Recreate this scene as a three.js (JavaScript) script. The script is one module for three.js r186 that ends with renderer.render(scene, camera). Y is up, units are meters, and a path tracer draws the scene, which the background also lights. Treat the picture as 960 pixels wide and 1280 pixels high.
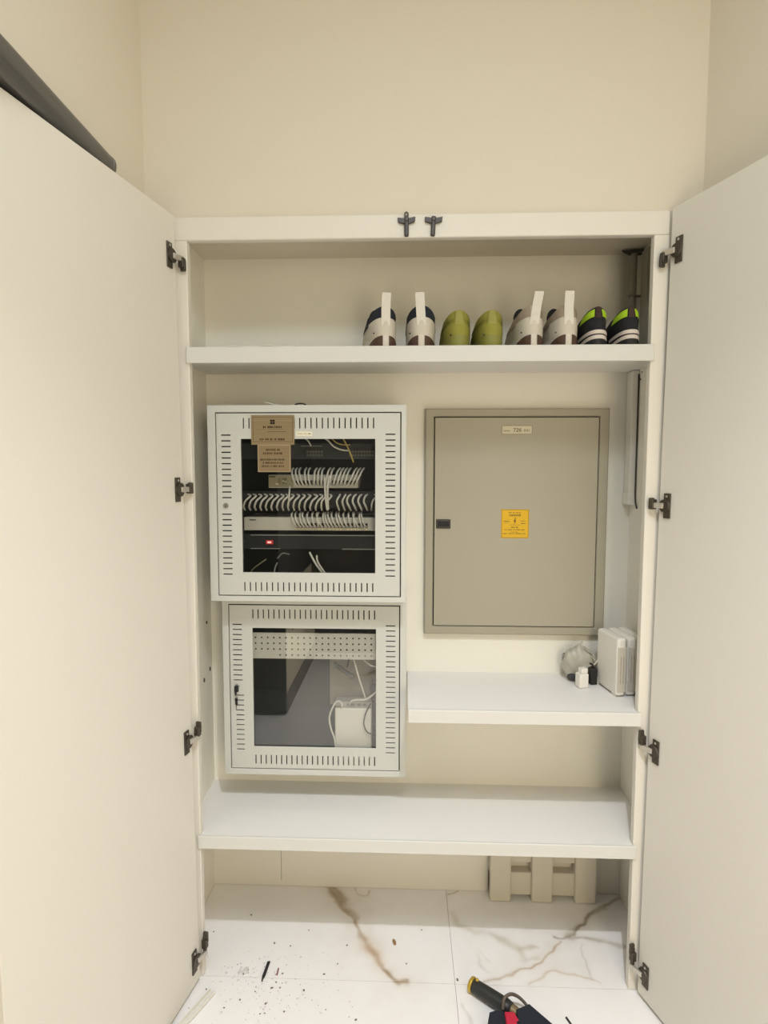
import * as THREE from 'three';
import { RoundedBoxGeometry } from 'three/addons/geometries/RoundedBoxGeometry.js';
import { RectAreaLightUniformsLib } from 'three/addons/lights/RectAreaLightUniformsLib.js';
import { mergeGeometries } from 'three/addons/utils/BufferGeometryUtils.js';

// ---------------------------------------------------------------- camera, light, exposure
RectAreaLightUniformsLib.init();
const scene = new THREE.Scene();
scene.background = new THREE.Color(0x000000);
const camera = new THREE.PerspectiveCamera(83.27, 960 / 1280, 0.02, 30);
camera.rotation.order = 'YXZ';
camera.position.set(-0.03, 1.4503, 1.5299);
camera.rotation.set(-0.0743, 0.0356, 0.0013);
const renderer = new THREE.WebGLRenderer({ antialias: true });
renderer.toneMapping = THREE.LinearToneMapping;
renderer.toneMappingExposure = 0.61;
renderer.shadowMap.enabled = true;
renderer.shadowMap.type = THREE.PCFSoftShadowMap;

const CEIL = 2.9;
const spot = new THREE.SpotLight(new THREE.Color(0.93, 0.95, 1.0), 19.5, 0, 0.75, 1.0, 2);   // out of view, placed to light the closet and cast the shelf shadows
spot.position.set(0.18, CEIL - 0.03, 1.36);
spot.target.position.set(0.12, 0, 0.9);
spot.castShadow = true; spot.shadow.radius = 1.5; spot.shadow.mapSize.set(2048, 2048);
scene.add(spot, spot.target);
const ceilingFillLight = new THREE.RectAreaLight(new THREE.Color(0.80, 0.91, 1.0), 21, 0.9, 0.5);   // added cool overhead fill, no known panel there
ceilingFillLight.position.set(0.1, CEIL - 0.03, 1.5);
ceilingFillLight.rotation.x = -Math.PI / 2;
scene.add(ceilingFillLight);
const rearFillLight = new THREE.RectAreaLight(new THREE.Color(1.0, 0.85, 0.60), 8.2, 0.6, 1.7);   // added warm frontal fill from the rear wall, no known source
rearFillLight.position.set(0.62, 1.25, 2.58);
scene.add(rearFillLight);

// ---------------------------------------------------------------- helpers
let seed = 7;
const rnd = () => { seed = (seed * 1664525 + 1013904223) >>> 0; return seed / 4294967296; };
const names = new Map();
function numbered(n) { const k = names.get(n) || 0; names.set(n, k + 1); return k ? n + '_' + String(k).padStart(3, '0') : n; }
function shade(o) { o.castShadow = true; o.receiveShadow = true; return o; }
function tag(o, label, category, group) { o.userData.label = label; o.userData.category = category; if (group) o.userData.group = group; return o; }
function thing(name, label, category, [x, y, z] = [0, 0, 0], turn = 0, group) {
  const o = new THREE.Group(); o.name = numbered(name); o.position.set(x, y, z); o.rotation.y = turn; scene.add(o);
  return tag(o, label, category, group);
}
function obj(name, geo, mat, parent = scene, label) {
  const g = Array.isArray(geo) ? join(geo) : geo;
  const m = shade(new THREE.Mesh(g, mat)); m.name = parent === scene ? numbered(name) : name; parent.add(m);
  if (label) m.userData.label = label;
  return m;
}
// a part given in room coordinates, put under a thing that is not turned
function part(name, geo, mat, parent, label) {
  const g = Array.isArray(geo) ? join(geo) : geo; let p = parent; const d = new THREE.Vector3();
  while (p && p !== scene) { d.add(p.position); p = p.parent; }
  g.translate(-d.x, -d.y, -d.z);
  return obj(name, g, mat, parent, label);
}
function struct(name, geo, mat, parent = scene) { const m = obj(name, geo, mat, parent); if (parent === scene) m.userData.kind = 'structure'; return m; }
function join(list) {
  return mergeGeometries(list.map(g => { const h = g.index ? g.toNonIndexed() : g; for (const k of Object.keys(h.attributes)) if (!['position', 'normal', 'uv'].includes(k)) h.deleteAttribute(k); return h; }));
}
function copy(root, [x, y, z], turn = 0) { const c = root.clone(); c.name = numbered(root.name.replace(/_\d+$/, '')); c.position.set(x, y, z); c.rotation.y = turn; scene.add(c); return c; }
// box from corner to corner
function bx(x0, x1, y0, y1, z0, z1, r = 0) {
  const w = Math.abs(x1 - x0), h = Math.abs(y1 - y0), d = Math.abs(z1 - z0);
  const g = r > 0 ? new RoundedBoxGeometry(w, h, d, 2, Math.min(r, w / 2.05, h / 2.05, d / 2.05)) : new THREE.BoxGeometry(w, h, d);
  return g.translate((x0 + x1) / 2, (y0 + y1) / 2, (z0 + z1) / 2);
}
const v3 = a => new THREE.Vector3(...a);
function tube(pts, r, seg = 16, rad = 6, closed = false) { return new THREE.TubeGeometry(new THREE.CatmullRomCurve3(pts.map(v3), closed), seg, r, rad, closed); }
function cyl(r0, r1, h, n = 20) { return new THREE.CylinderGeometry(r0, r1, h, n); }
function rod(a, b, r, n = 10) {
  const A = v3(a), B = v3(b), d = B.clone().sub(A), g = new THREE.CylinderGeometry(r, r, d.length(), n);
  g.applyQuaternion(new THREE.Quaternion().setFromUnitVectors(new THREE.Vector3(0, 1, 0), d.normalize()));
  return g.translate((A.x + B.x) / 2, (A.y + B.y) / 2, (A.z + B.z) / 2);
}
// sheet in the XY plane with cut-outs, front face at zf
function sheet(x0, x1, y0, y1, holes, zf, depth, bevel = 0) {
  const s = new THREE.Shape(); s.moveTo(x0, y0); s.lineTo(x1, y0); s.lineTo(x1, y1); s.lineTo(x0, y1); s.closePath();
  for (const h of holes) {
    const p = new THREE.Path();
    if (h.length === 3) p.absarc(h[0], h[1], h[2], 0, Math.PI * 2, true);
    else { p.moveTo(h[0], h[2]); p.lineTo(h[0], h[3]); p.lineTo(h[1], h[3]); p.lineTo(h[1], h[2]); p.closePath(); }
    s.holes.push(p);
  }
  const g = new THREE.ExtrudeGeometry(s, { depth: depth - 2 * bevel, bevelEnabled: bevel > 0, bevelSize: bevel, bevelThickness: bevel, bevelOffset: -bevel, bevelSegments: 1, curveSegments: 5 });
  return g.translate(0, 0, zf - depth + bevel);
}
// noise
const P = new Uint8Array(512); { const t = [...Array(256).keys()]; for (let i = 255; i > 0; i--) { const j = Math.floor(rnd() * (i + 1)); [t[i], t[j]] = [t[j], t[i]]; } for (let i = 0; i < 512; i++) P[i] = t[i & 255]; }
function vn(x, y) { const xi = Math.floor(x), yi = Math.floor(y), f = x - xi, g = y - yi, u = f * f * (3 - 2 * f), v = g * g * (3 - 2 * g); const h = (a, b) => P[(P[a & 255] + b) & 255] / 255; return (h(xi, yi) * (1 - u) + h(xi + 1, yi) * u) * (1 - v) + (h(xi, yi + 1) * (1 - u) + h(xi + 1, yi + 1) * u) * v; }
function fbm(x, y, o = 4) { let s = 0, a = 0.5, t = 0; for (let i = 0; i < o; i++) { s += a * vn(x, y); t += a; x *= 2.03; y *= 2.03; a *= 0.5; } return s / t; }
function dataTex(w, h, fn, srgb = true) {
  const d = new Uint8Array(w * h * 4);
  for (let j = 0; j < h; j++) for (let i = 0; i < w; i++) { const c = fn(i / w, j / h); for (let k = 0; k < 3; k++) d[(j * w + i) * 4 + k] = Math.max(0, Math.min(255, Math.round(c[k]))); d[(j * w + i) * 4 + 3] = 255; }
  const t = new THREE.DataTexture(d, w, h); t.wrapS = t.wrapT = THREE.RepeatWrapping; t.magFilter = THREE.LinearFilter; t.minFilter = THREE.LinearMipmapLinearFilter; t.generateMipmaps = true;
  if (srgb) t.colorSpace = THREE.SRGBColorSpace; t.needsUpdate = true; return t;
}
function canvasTex(w, h, draw) {
  const c = document.createElement('canvas'); c.width = w; c.height = h; const g = c.getContext('2d'); draw(g, w, h);
  const t = new THREE.CanvasTexture(c); t.colorSpace = THREE.SRGBColorSpace; return t;
}
function scribble(g, x, y, w, h, words, col) { // print too small to read: strokes of the same size and weight
  g.fillStyle = col; let cx = x; const tot = words.reduce((a, b) => a + b, 0) + (words.length - 1) * 0.7;
  const u = w / tot; for (const n of words) { for (let k = 0; k < n; k++) { const bw = u * (0.45 + 0.35 * rnd()), up = h * 0.25 * rnd(); g.fillRect(cx, y + up * 0.5, bw, h - up); if (rnd() < 0.6) g.clearRect(0, 0, 0, 0); cx += u; } cx += u * 0.7; }
}
const lin = (r, g, b) => new THREE.Color().setRGB(r, g, b);
const M = (c, rough = 0.6, o = {}) => new THREE.MeshStandardMaterial({ color: c, roughness: rough, ...o });
const MP = o => new THREE.MeshPhysicalMaterial(o);

// ---------------------------------------------------------------- materials
const paintBump = dataTex(256, 256, (u, v) => { const n = 128 + 60 * (fbm(u * 40, v * 40, 3) - 0.5) + 60 * (vn(u * 128, v * 128) - 0.5); return [n, n, n]; }, false);
paintBump.repeat.set(6, 6);
const wallPaint = M(lin(0.74, 0.68, 0.565), 0.9, { bumpMap: paintBump, bumpScale: 0.0006 });
const closetPaint = M(lin(0.86, 0.83, 0.74), 0.75);
const framePaint = M(lin(0.78, 0.74, 0.66), 0.5);
const doorPaint = M(lin(0.76, 0.725, 0.65), 0.55);
const shelfPaint = M(lin(0.80, 0.785, 0.75), 0.45);
const dimmedShelfPaint = M(lin(0.70, 0.69, 0.65), 0.5);  // shelf paint darkened to offset the strong light on the front edges
const ceilPaint = M(lin(0.85, 0.83, 0.78), 0.95);
const cabinetGrey = M(lin(0.62, 0.625, 0.585), 0.45);
const cabinetDoorGrey = M(lin(0.60, 0.605, 0.565), 0.42);
const panelBeige = M(lin(0.385, 0.355, 0.275), 0.45);
const panelBeigeDoor = M(lin(0.40, 0.37, 0.29), 0.42);
const black = M(lin(0.012, 0.012, 0.012), 0.5);
const blackSoft = M(lin(0.02, 0.021, 0.022), 0.8);
const charcoal = M(lin(0.035, 0.038, 0.04), 0.7);
const whitePlastic = M(lin(0.80, 0.77, 0.70), 0.4);
const switchBody = M(lin(0.66, 0.63, 0.54), 0.5);
const cableWhite = M(lin(0.78, 0.76, 0.68), 0.5);
const cableYellow = M(lin(0.62, 0.48, 0.14), 0.5);
const hingeDark = M(lin(0.085, 0.072, 0.055), 0.42, { metalness: 0.55 });
const hingeLight = M(lin(0.62, 0.58, 0.52), 0.3, { metalness: 0.7 });
const latchMat = M(lin(0.075, 0.068, 0.066), 0.45, { metalness: 0.3 });
const glass = MP({ color: lin(0.945, 0.945, 0.935), transmission: 1, thickness: 0, roughness: 0.0, ior: 1.85 });

// marble floor: veins where they run, in metres
const veins = [
  [[[-0.317, -0.389], [-0.281, -0.352], [-0.241, -0.294], [-0.195, -0.227], [-0.158, -0.152], [-0.131, -0.111], [-0.104, -0.074], [-0.085, -0.048], [-0.06, -0.014], [-0.042, -0.004], [-0.015, -0.002]], 0.0135, 0.8, [158, 134, 104]],
  [[[-0.279, -0.383], [-0.254, -0.338], [-0.221, -0.277], [-0.181, -0.224]], 0.016, 0.6, [148, 126, 98]],
  [[[-0.149, -0.128], [-0.115, -0.1], [-0.095, -0.06]], 0.026, 0.45, [222, 192, 166]],
  [[[0.747, -0.387], [0.696, -0.344], [0.621, -0.295], [0.555, -0.242], [0.524, -0.215], [0.497, -0.192], [0.458, -0.175], [0.435, -0.18]], 0.009, 0.72, [132, 116, 96]],
  [[[0.524, -0.215], [0.496, -0.204], [0.467, -0.181], [0.527, -0.177], [0.578, -0.167], [0.645, -0.151], [0.67, -0.152]], 0.013, 0.45, [160, 148, 130]],
  [[[0.126, -0.266], [0.145, -0.216], [0.188, -0.189], [0.242, -0.182], [0.286, -0.15], [0.326, -0.131], [0.371, -0.138]], 0.018, 0.42, [182, 170, 150]],
  [[[0.326, -0.131], [0.33, -0.093], [0.371, -0.095]], 0.018, 0.36, [190, 178, 158]],
  [[[0.203, -0.011], [0.249, -0.028], [0.298, -0.049], [0.335, -0.058], [0.382, -0.082], [0.426, -0.126], [0.45, -0.162]], 0.007, 0.6, [178, 152, 124]],
  [[[0.329, -0.008], [0.356, -0.029], [0.39, -0.049], [0.426, -0.053], [0.473, -0.044], [0.505, -0.03], [0.533, -0.018]], 0.006, 0.42, [185, 160, 132]],
  [[[0.505, -0.03], [0.505, -0.072], [0.505, -0.111], [0.52, -0.153]], 0.005, 0.3, [180, 168, 150]],
  [[[0.124, -0.348], [0.16, -0.376], [0.189, -0.389], [0.211, -0.389]], 0.007, 0.6, [150, 128, 95]],
  [[[0.195, -0.105], [0.197, -0.069], [0.217, -0.045]], 0.007, 0.25, [185, 175, 165]],
  [[[0.207, -0.112], [0.227, -0.084]], 0.006, 0.22, [185, 175, 165]],
  [[[0.133, 0.06], [0.15, 0.099], [0.159, 0.14], [0.2, 0.2], [0.22, 0.4]], 0.006, 0.3, [170, 160, 150]],
  [[[-0.196, -0.366], [-0.188, -0.333], [-0.173, -0.322], [-0.154, -0.327], [-0.148, -0.357]], 0.0035, 0.35, [150, 130, 100]],
  [[[-0.9, 0.3], [-0.6, 0.36], [-0.3, 0.5], [0.0, 0.55]], 0.01, 0.4, [170, 160, 145]],
  [[[0.3, 0.5], [0.6, 0.35], [0.9, 0.4], [1.2, 0.2]], 0.01, 0.4, [170, 160, 145]],
];
const TX0 = -1.1, TX1 = 1.4, TZ0 = -0.42, TZ1 = 0.83;
const marbleTex = dataTex(1280, 640, (u, v) => {
  const x0 = TX0 + u * (TX1 - TX0), z0 = TZ0 + v * (TZ1 - TZ0);
  const x = x0 + 0.012 * (fbm(x0 * 22, z0 * 22, 3) - 0.5) * 2, z = z0 + 0.012 * (fbm(x0 * 22 + 40, z0 * 22 + 9, 3) - 0.5) * 2;
  const soft = fbm(x0 * 2.2 + 5, z0 * 2.2, 4); let c = [251 - 8 * soft, 249 - 9 * soft, 248 - 11 * soft];
  for (const [pts, w, k, col] of veins) {
    let d = 9; for (let i = 0; i + 1 < pts.length; i++) {
      const [ax, az] = pts[i], [b0, b1] = pts[i + 1], dx = b0 - ax, dz = b1 - az; const t = Math.max(0, Math.min(1, ((x - ax) * dx + (z - az) * dz) / (dx * dx + dz * dz)));
      d = Math.min(d, Math.hypot(x - ax - t * dx, z - az - t * dz)); if (d > 0.2 && i === 0 && Math.hypot(x - ax, z - az) > 0.9) break;
    }
    const ww = w * (0.35 + 1.1 * fbm(x0 * 14 + 3, z0 * 14 + 70, 2));
    const a = k * (0.75 * Math.exp(-(d / ww) * (d / ww) * 2.2) + 0.18 * Math.exp(-d / (ww * 3.2))) * (0.45 + 1.0 * fbm(x0 * 30, z0 * 30 + 31, 2));
    if (a > 0.004) c = c.map((q, i) => q + (col[i] - q) * Math.min(1, a));
  }
  return c;
});
const marble = M(0xffffff, 0.32, { map: marbleTex });

// ---------------------------------------------------------------- floor
const X0 = -1.75, X1 = 1.35, ZR = 2.62;
const floor = struct('floor', bx(X0 - 0.1, X1 + 0.1, -0.12, -0.0085, -0.5, ZR + 0.1), M(lin(0.8, 0.78, 0.74), 0.9));
function tile(x0, x1, z0, z1) {
  const g = bx(x0 + 0.0006, x1 - 0.0006, -0.0085, 0, z0 + 0.0006, z1 - 0.0006), p = g.attributes.position, uv = g.attributes.uv;
  for (let i = 0; i < p.count; i++) uv.setXY(i, (p.getX(i) - TX0) / (TX1 - TX0), (p.getZ(i) - TZ0) / (TZ1 - TZ0));
  obj('floor_tile', g, marble, floor);
}
tile(-0.69, 0.118, -0.365, 0); tile(0.118, 0.708, -0.365, 0);
for (let k = 0; k < 5; k++) { const z0 = k * 0.6, z1 = Math.min(ZR, z0 + 0.6); const xe = [X0, -1.082, 0.118, X1]; for (let i = 0; i < 3; i++) tile(xe[i], xe[i + 1], z0, z1); }

// ---------------------------------------------------------------- room shell
struct('ceiling', bx(X0 - 0.1, X1 + 0.1, CEIL, CEIL + 0.1, -0.5, ZR + 0.1), ceilPaint);
struct('wall_back', [bx(-1.0, 1.0, 2.098, CEIL, -0.5, -0.01), bx(-0.9, -0.64, 0, 2.098, -0.035, -0.01), bx(0.64, 0.95, 0, 2.098, -0.035, -0.01)], wallPaint);
{ // side walls flare away from the closet
  const slab = (x, ang, s) => { const g = new THREE.BoxGeometry(0.1, CEIL, 0.8).translate(s * 0.05, CEIL / 2, 0.4); g.rotateY(ang); return g.translate(x, 0, -0.01); };
  struct('wall_left', [slab(-0.712, -0.075, -1), bx(X0, -0.83, 0, CEIL, 0.68, 0.76), bx(X0 - 0.1, X0, 0, CEIL, 0.6, 1.6), bx(-0.85, -0.735, 0, CEIL, 1.462, ZR), bx(X0, -0.85, 0, CEIL, 1.5, 1.6)], wallPaint);
  struct('wall_right', [slab(0.722, 0.36, 1), bx(1.0, 1.12, 0, CEIL, 0.7, ZR)], wallPaint);
}
struct('wall_rear', bx(X0, X1, 0, CEIL, ZR, ZR + 0.1), M(lin(0.09, 0.085, 0.075), 0.9));  // out of view; dark tone keeps the reflection in the upper glass dark
struct('added_dark_panel', bx(-0.735, -0.7315, 0.74, 2.2, 1.465, ZR - 0.016), M(lin(0.03, 0.033, 0.035), 0.7));  // added dark sheet, out of view, so the upper glass reflects dark
struct('baseboard_left', bx(-0.735, -0.722, 0, 0.1, 1.47, ZR - 0.015), M(lin(0.2, 0.19, 0.18), 0.5));
struct('baseboard_rear', bx(-0.722, 0.99, 0, 0.12, ZR - 0.014, ZR), M(lin(0.05, 0.05, 0.05), 0.5));
{ const d = struct('door_3', bx(-1.62, -0.722, 0.012, 2.06, 1.43, 1.46, 0.002), M(lin(0.028, 0.04, 0.04), 0.5)); obj('rail', bx(-1.62, -0.722, 0.16, 0.168, 1.427, 1.431), blackSoft, d); }

// closet carcass
struct('wall_closet_back', [bx(-0.72, 0.74, 0.38, 2.11, -0.33, -0.2905), bx(-0.74, 0.76, 0, 0.39, -0.42, -0.365)], closetPaint);
struct('wall_closet_left', [bx(-0.70, -0.656, 0.387, 2.098, -0.2905, -0.036), bx(-0.74, -0.69, 0, 0.387, -0.365, -0.036)], closetPaint);
struct('wall_closet_right', [bx(0.672, 0.72, 0.387, 2.098, -0.2905, -0.036), bx(0.708, 0.76, 0, 0.387, -0.365, -0.036)], closetPaint);
const wl = scene.getObjectByName('wall_closet_left');
for (const [y, z, r] of [[0.79, -0.21, 0.004], [0.807, -0.265, 0.004], [0.965, -0.243, 0.003], [0.70, -0.08, 0.003]]) obj('screw', cyl(r, r, 0.003, 10).rotateZ(Math.PI / 2).scale(1, 1.7, 1).translate(-0.655, y, z), hingeDark, wl);
obj('seam', bx(-0.4545, -0.4532, 0.02, 0.386, -0.3652, -0.3647), M(lin(0.2, 0.18, 0.14), 0.9), scene.getObjectByName('wall_closet_back'));
// face frame round the opening
struct('trim_1', bx(-0.64, -0.6, 0, 2.0434, -0.022, 0, 0.0025), framePaint);
struct('trim_2', bx(0.6, 0.64, 0, 2.0434, -0.022, 0, 0.0025), framePaint);
struct('trim_3', bx(-0.64, 0.64, 2.0434, 2.1035, -0.022, 0.0, 0.004), framePaint);

// ---------------------------------------------------------------- doors with concealed hinges
function hinge(parent, y, s, dy) {
  const h = new THREE.Group(); h.name = 'hinge'; h.position.set(0, y, 0); parent.add(h);
  obj('cup_plate', [new RoundedBoxGeometry(0.022, 0.064, 0.004, 2, 0.0015).translate(0.029, 0, s * 0.002),
    new THREE.CylinderGeometry(0.016, 0.018, 0.006, 20).rotateX(Math.PI / 2).translate(0.023, 0, s * 0.005)], hingeDark, h);
  const arm = new RoundedBoxGeometry(0.036, 0.014, 0.007, 2, 0.002); arm.rotateY(s * 0.25); obj('arm', arm.translate(0.006, 0, s * 0.0125), hingeLight, h);
  const parts = [new RoundedBoxGeometry(0.014, 0.026, 0.016, 2, 0.003).translate(-0.007, dy * 0.6, s * 0.014)];
  parts.push(new RoundedBoxGeometry(0.008, 0.03, 0.015, 2, 0.003).translate(-0.0095, dy, s * 0.016));
  if (Math.abs(dy) > 0.02) parts.push(new RoundedBoxGeometry(0.008, Math.abs(dy) + 0.01, 0.009, 2, 0.002).translate(-0.008, dy * 0.5, s * 0.0135));
  obj('mounting_plate', parts, hingeDark, h);
  obj('screw', new THREE.CylinderGeometry(0.0032, 0.0032, 0.003, 10).rotateX(Math.PI / 2).translate(0.029, 0.024, s * 0.004), hingeLight, h);
}
{
  const a = 0.185, d1 = struct('door_1', new RoundedBoxGeometry(0.615, 2.088, 0.018, 2, 0.0015).translate(0.3075, 1.044, 0.009), doorPaint);
  d1.rotation.order = 'ZYX'; d1.position.set(-0.6045, 0.012, 0.016); d1.rotation.set(0, -(Math.PI / 2 + a), 0.0103);
  for (const [y, dy] of [[1.98, -0.015], [1.384, 0.003], [0.701, 0.028], [0.07, 0.045]]) hinge(d1, y, -1, dy);
  const b = 0.325, d2 = struct('door_2', new RoundedBoxGeometry(0.615, 2.088, 0.018, 2, 0.0015).translate(0.3075, 1.044, -0.009), doorPaint);
  d2.rotation.order = 'ZYX'; d2.position.set(0.6185, 0.012, 0.016); d2.rotation.set(0, -(Math.PI / 2 - b), -0.0082);
  for (const [y, dy] of [[1.979, -0.018], [1.346, 0.004], [0.698, 0.03], [0.07, 0.05]]) hinge(d2, y, 1, dy);
}

// ---------------------------------------------------------------- shelves
function shelf(label, y0, y1, xl, zfront) {
  const t = thing('closet_shelf', label, 'shelf', [0, y0, 0]);
  part('board', bx(xl, 0.6715, y1 - 0.022, y1, -0.2903, -0.024), shelfPaint, t);
  part('board_tongue', bx(Math.max(xl, -0.5995), 0.5995, y1 - 0.022, y1, -0.024, -0.0002), shelfPaint, t);
  part('front_edge', bx(Math.max(xl, -0.607), 0.607, y0, y1 + 0.0006, 0, zfront, 0.0025), dimmedShelfPaint, t);
  return t;
}
shelf('upper white closet shelf carrying the row of sneakers', 1.7281, 1.7696, -0.6555, 0.008);
shelf('short white shelf right of the lower grey cabinet with white boxes on it', 0.7627, 0.7992, -0.0185, 0.012);
shelf('long empty white bottom shelf below the lower grey cabinet', 0.3862, 0.4228, -0.6555, 0.007);

// ---------------------------------------------------------------- network cabinets
function netCabinet(c) {
  const t = thing('network_cabinet', c.label, 'cabinet', [(c.x0 + c.x1) / 2, c.y0, c.zf]);
  const zb = -0.2902, [dx0, dx1, dy0, dy1] = c.door, [wx0, wx1, wy0, wy1] = c.window, gap = 0.0030;
  part('frame', sheet(c.x0, c.x1, c.y0, c.y1, [[dx0 - gap, dx1 + gap, dy0 - gap, dy1 + gap]], c.zf, 0.012, 0.0012), cabinetGrey, t);
  part('housing', [bx(c.x0 + 0.004, c.x0 + 0.007, c.y0 + 0.004, c.y1 - 0.004, zb, c.zf - 0.011), bx(c.x1 - 0.007, c.x1 - 0.004, c.y0 + 0.004, c.y1 - 0.004, zb, c.zf - 0.011),
    bx(c.x0 + 0.004, c.x1 - 0.004, c.y0 + 0.004, c.y0 + 0.007, zb, c.zf - 0.011), bx(c.x0 + 0.004, c.x1 - 0.004, c.y1 - 0.007, c.y1 - 0.004, zb, c.zf - 0.011), bx(c.x0 + 0.004, c.x1 - 0.004, c.y0 + 0.004, c.y1 - 0.004, zb, zb + 0.003)], cabinetGrey, t);
  const e = 0.009; part('lining', [bx(c.x0 + e, c.x0 + e + 0.002, c.y0 + e, c.y1 - e, zb + 0.005, c.zf - 0.013), bx(c.x1 - e - 0.002, c.x1 - e, c.y0 + e, c.y1 - e, zb + 0.005, c.zf - 0.013),
    bx(c.x0 + e, c.x1 - e, c.y0 + e, c.y0 + e + 0.002, zb + 0.005, c.zf - 0.013), bx(c.x0 + e, c.x1 - e, c.y1 - e - 0.002, c.y1 - e, zb + 0.005, c.zf - 0.013), bx(c.x0 + e, c.x1 - e, c.y0 + e, c.y1 - e, zb + 0.005, zb + 0.007)], c.lining, t);
  const holes = [[wx0, wx1, wy0, wy1]];
  const row = (x0, x1, n, y0, y1) => { for (let i = 0; i < n; i++) { const x = x0 + (x1 - x0) * i / (n - 1); holes.push([x - 0.0016, x + 0.0016, y0, y1]); } };
  const col = (y0, y1, n, x0, x1) => { for (let i = 0; i < n; i++) { const y = y0 + (y1 - y0) * i / (n - 1); holes.push([x0, x1, y - 0.0016, y + 0.0016]); } };
  c.rows.forEach(a => row(...a)); c.cols.forEach(a => col(...a));
  const d = part('door', sheet(dx0, dx1, dy0, dy1, holes, c.zf + 0.0002, 0.004, 0.0006), cabinetDoorGrey, t);
  part('glass_pane', bx(wx0 - 0.008, wx1 + 0.008, wy0 - 0.008, wy1 + 0.008, c.zf - 0.0085, c.zf - 0.0055), glass, d, 'tinted glass pane of the cabinet door');
  return [t, d];
}
const [cabA, doorA] = netCabinet({
  label: 'upper grey steel wall cabinet full of white network cables behind glass', x0: -0.5825, x1: -0.0255, y0: 1.0735, y1: 1.6275, zf: -0.075, lining: black,
  door: [-0.557, -0.0425, 1.092, 1.6048], window: [-0.4885, -0.1118, 1.157, 1.534],
  rows: [[-0.4802, -0.1164, 24, 1.563, 1.592], [-0.4836, -0.1188, 24, 1.1035, 1.129]],
  cols: [[1.5445, 1.3695, 12, -0.5435, -0.517], [1.3225, 1.1515, 12, -0.5445, -0.518], [1.5465, 1.1495, 26, -0.0830, -0.0562]],
});
const [cabB, doorB] = netCabinet({
  label: 'lower grey steel wall cabinet with a white router behind dark glass', x0: -0.5755, x1: -0.0225, y0: 0.5195, y1: 1.069, zf: -0.15, lining: charcoal,
  door: [-0.5535, -0.0445, 0.5405, 1.0445], window: [-0.4845, -0.1133, 0.6085, 0.9755],
  rows: [[-0.4821, -0.1175, 24, 1.0045, 1.032], [-0.4795, -0.1175, 24, 0.5535, 0.582]],
  cols: [[0.9855, 0.8145, 12, -0.544, -0.5165], [0.7675, 0.599, 12, -0.537, -0.5135], [0.986, 0.5955, 26, -0.0835, -0.056]],
});
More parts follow.
